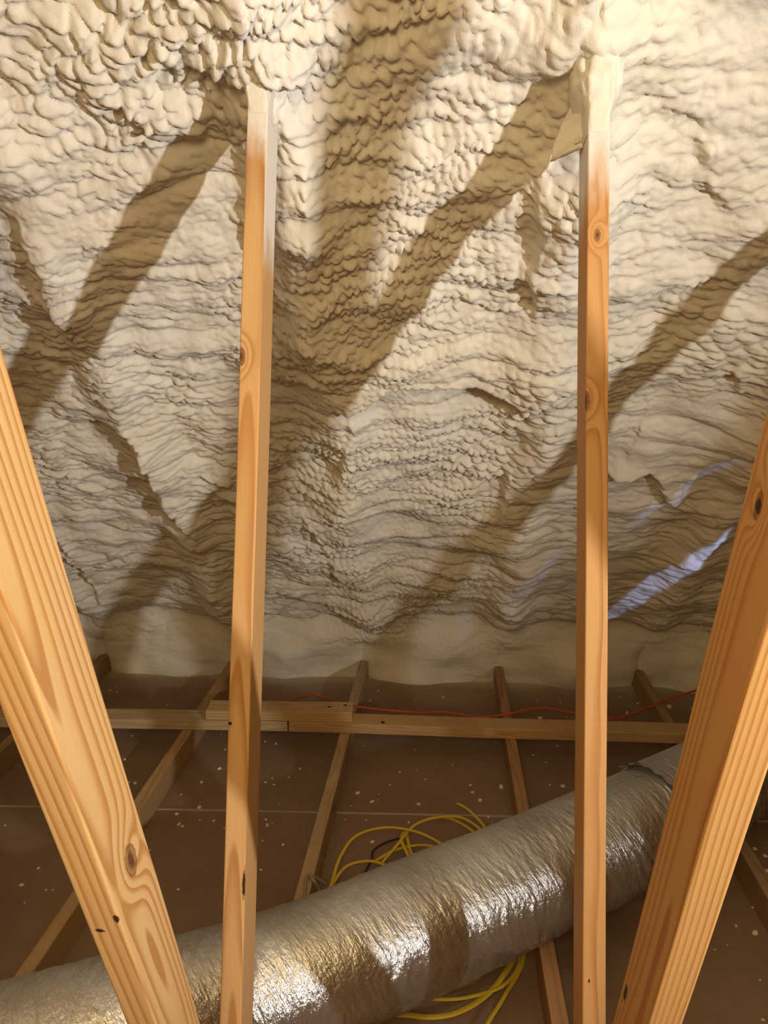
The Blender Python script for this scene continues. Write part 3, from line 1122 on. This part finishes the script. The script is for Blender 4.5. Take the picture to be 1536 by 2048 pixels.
def crumb_mesh(seed):
    bm = bmesh.new()
    bmesh.ops.create_icosphere(bm, subdivisions=2, radius=1.0)
    rr = random.Random(seed)
    o1 = [Vector((rr.uniform(-1, 1), rr.uniform(-1, 1), rr.uniform(-1, 1))).normalized() for _ in range(7)]
    am = [rr.uniform(-0.3, 0.55) for _ in o1]
    for v_ in bm.verts:
        n_ = v_.co.normalized()
        k_ = 1 + sum(a * max(0, n_.dot(d)) ** 4 for a, d in zip(am, o1))
        v_.co = n_ * k_
        v_.co.z *= 0.6
        v_.co.z += 0.35
    m = bpy.data.meshes.new('foam_crumb')
    bm.to_mesh(m)
    bm.free()
    m.materials.append(M_CRUMB)
    m.polygons.foreach_set('use_smooth', np.ones(len(m.polygons), dtype=bool))
    return m


CRUMBS = [crumb_mesh(100 + i) for i in range(6)]
SURF = {'floor': fl, 'duct': duct, 'f1': f1, 'f2': f2, 'f3': f3}
for k_, o_ in JOISTS.items():
    SURF['j%d' % k_] = o_
for k_ in (0, 1):
    SURF['p%d' % k_] = POSTS[k_]
bpy.context.view_layer.update()
BV = {}
for nm, o_ in SURF.items():
    bm = bmesh.new()
    bm.from_mesh(o_.data)
    bm.transform(o_.matrix_world)
    BV[nm] = BVHTree.FromBMesh(bm)
    bm.free()


def crumb(px, py, size):
    d = Vector(ray(px, py)).normalized()
    o_ = Vector((0, 0, ZC))
    best = None
    for nm, bv in BV.items():
        hit = bv.ray_cast(o_, d)
        if hit[0] is not None and (best is None or hit[3] < best[1]):
            best = (nm, hit[3], hit[0], hit[1])
    if best is None or best[0].startswith('p') or best[3].z < 0.3 or best[2].y > 3.2:
        return
    c = bpy.data.objects.new('foam_crumb', rnd.choice(CRUMBS))
    COL.objects.link(c)
    s_ = size * rnd.uniform(0.8, 1.1) * best[1] / F_PX * 0.36
    c.location = best[2] - Vector((0, 0, 0.08 * s_))
    c.scale = (s_ * rnd.uniform(0.8, 1.3), s_ * rnd.uniform(0.8, 1.3), s_)
    c.rotation_euler = (0, 0, rnd.uniform(0, 6.28))
    nm = best[0]
    if nm == 'floor':
        tag(c, 'small white foam crumb lying on the brown drywall between the joists', 'crumb', 'foam crumbs on the drywall')
    elif nm == 'duct':
        tag(c, 'small white foam crumb stuck on top of the silver duct', 'crumb', 'foam crumbs on the duct')
    elif nm[0] == 'f':
        tag(c, 'small white foam crumb lying on the flat cross boards', 'crumb', 'foam crumbs on the cross boards')
    else:
        tag(c, 'small white foam crumb lying on top of a ceiling joist', 'crumb', 'foam crumbs on the joists')


spots = [(437, 1366, 7), (220, 1381, 5), (234, 1384, 5), (194, 1394, 5), (200, 1405, 4), (240, 1425, 7), (264, 1472, 5), (305, 1550, 7), (246, 1548, 5), (258, 1565, 7), (270, 1567, 9),
         (403, 1565, 8), (439, 1538, 10), (362, 1590, 6), (399, 1615, 9), (353, 1629, 9), (427, 1642, 6), (357, 1650, 6), (365, 1653, 8), (530, 1484, 5), (552, 1488, 6), (531, 1565, 6), (548, 1570, 6), (544, 1557, 5),
         (533, 1640, 6), (545, 1646, 5), (535, 1652, 7), (578, 1555, 5), (600, 1538, 7), (666, 1534, 5), (716, 1587, 10), (744, 1604, 10), (657, 1623, 6), (566, 1690, 8), (522, 1740, 8), (525, 1682, 4), (620, 1653, 4),
         (720, 1334, 6), (712, 1360, 8), (727, 1351, 7), (757, 1365, 6), (762, 1355, 14), (756, 1382, 5), (740, 1402, 5), (755, 1443, 6), (780, 1358, 6), (837, 1609, 9), (945, 1585, 7), (960, 1601, 14), (1003, 1574, 14), (940, 1571, 6),
         (886, 1395, 6), (967, 1377, 6), (1104, 1384, 6), (1075, 1402, 4), (1080, 1437, 13), (1143, 1456, 10), (922, 1451, 6), (876, 1479, 5), (1066, 1511, 6), (1115, 1492, 6), (992, 1484, 5), (1040, 1530, 9), (1126, 1573, 12), (1100, 1570, 6),
         (1262, 1391, 7), (1275, 1408, 9), (1254, 1426, 8), (1338, 1414, 12), (1380, 1415, 6), (1310, 1459, 9), (1328, 1461, 14), (1370, 1458, 8), (1297, 1462, 8), (1242, 1394, 4),
         (1058, 1652, 8), (1122, 1652, 11), (1021, 1698, 10), (975, 1702, 5), (1040, 1627, 6), (995, 1668, 5), (817, 1645, 8), (745, 1685, 10), (732, 1640, 6), (977, 1635, 6), (1010, 1620, 4), (1050, 1690, 4),
         (1508, 1698, 8), (1530, 1712, 12), (1511, 1866, 12), (1472, 1852, 8), (1505, 1815, 6), (1430, 1900, 5), (1526, 2040, 9), (1455, 1890, 4), (1520, 1960, 6), (1535, 1742, 12),
         (45, 1771, 8), (20, 1970, 14), (92, 1780, 5), (78, 1737, 6), (106, 1780, 4), (357, 1779, 5), (50, 1806, 4), (300, 1700, 4), (10, 1651, 5), (250, 1520, 5), (235, 1520, 4), (450, 1500, 4), (400, 1640, 5),
         (850, 1560, 5), (800, 1545, 5), (905, 1530, 4), (780, 1570, 5), (690, 1640, 4), (830, 1500, 4), (1092, 1525, 5), (830, 1400, 4), (900, 1360, 4), (1120, 1405, 4), (1060, 1450, 4)]
for (px, py, sz) in spots:
    crumb(px, py, sz)
for i in range(55):
    crumb(rnd.uniform(120, 1536), 1360 + 330 * rnd.random() ** 1.3, rnd.uniform(2.2, 4.5))
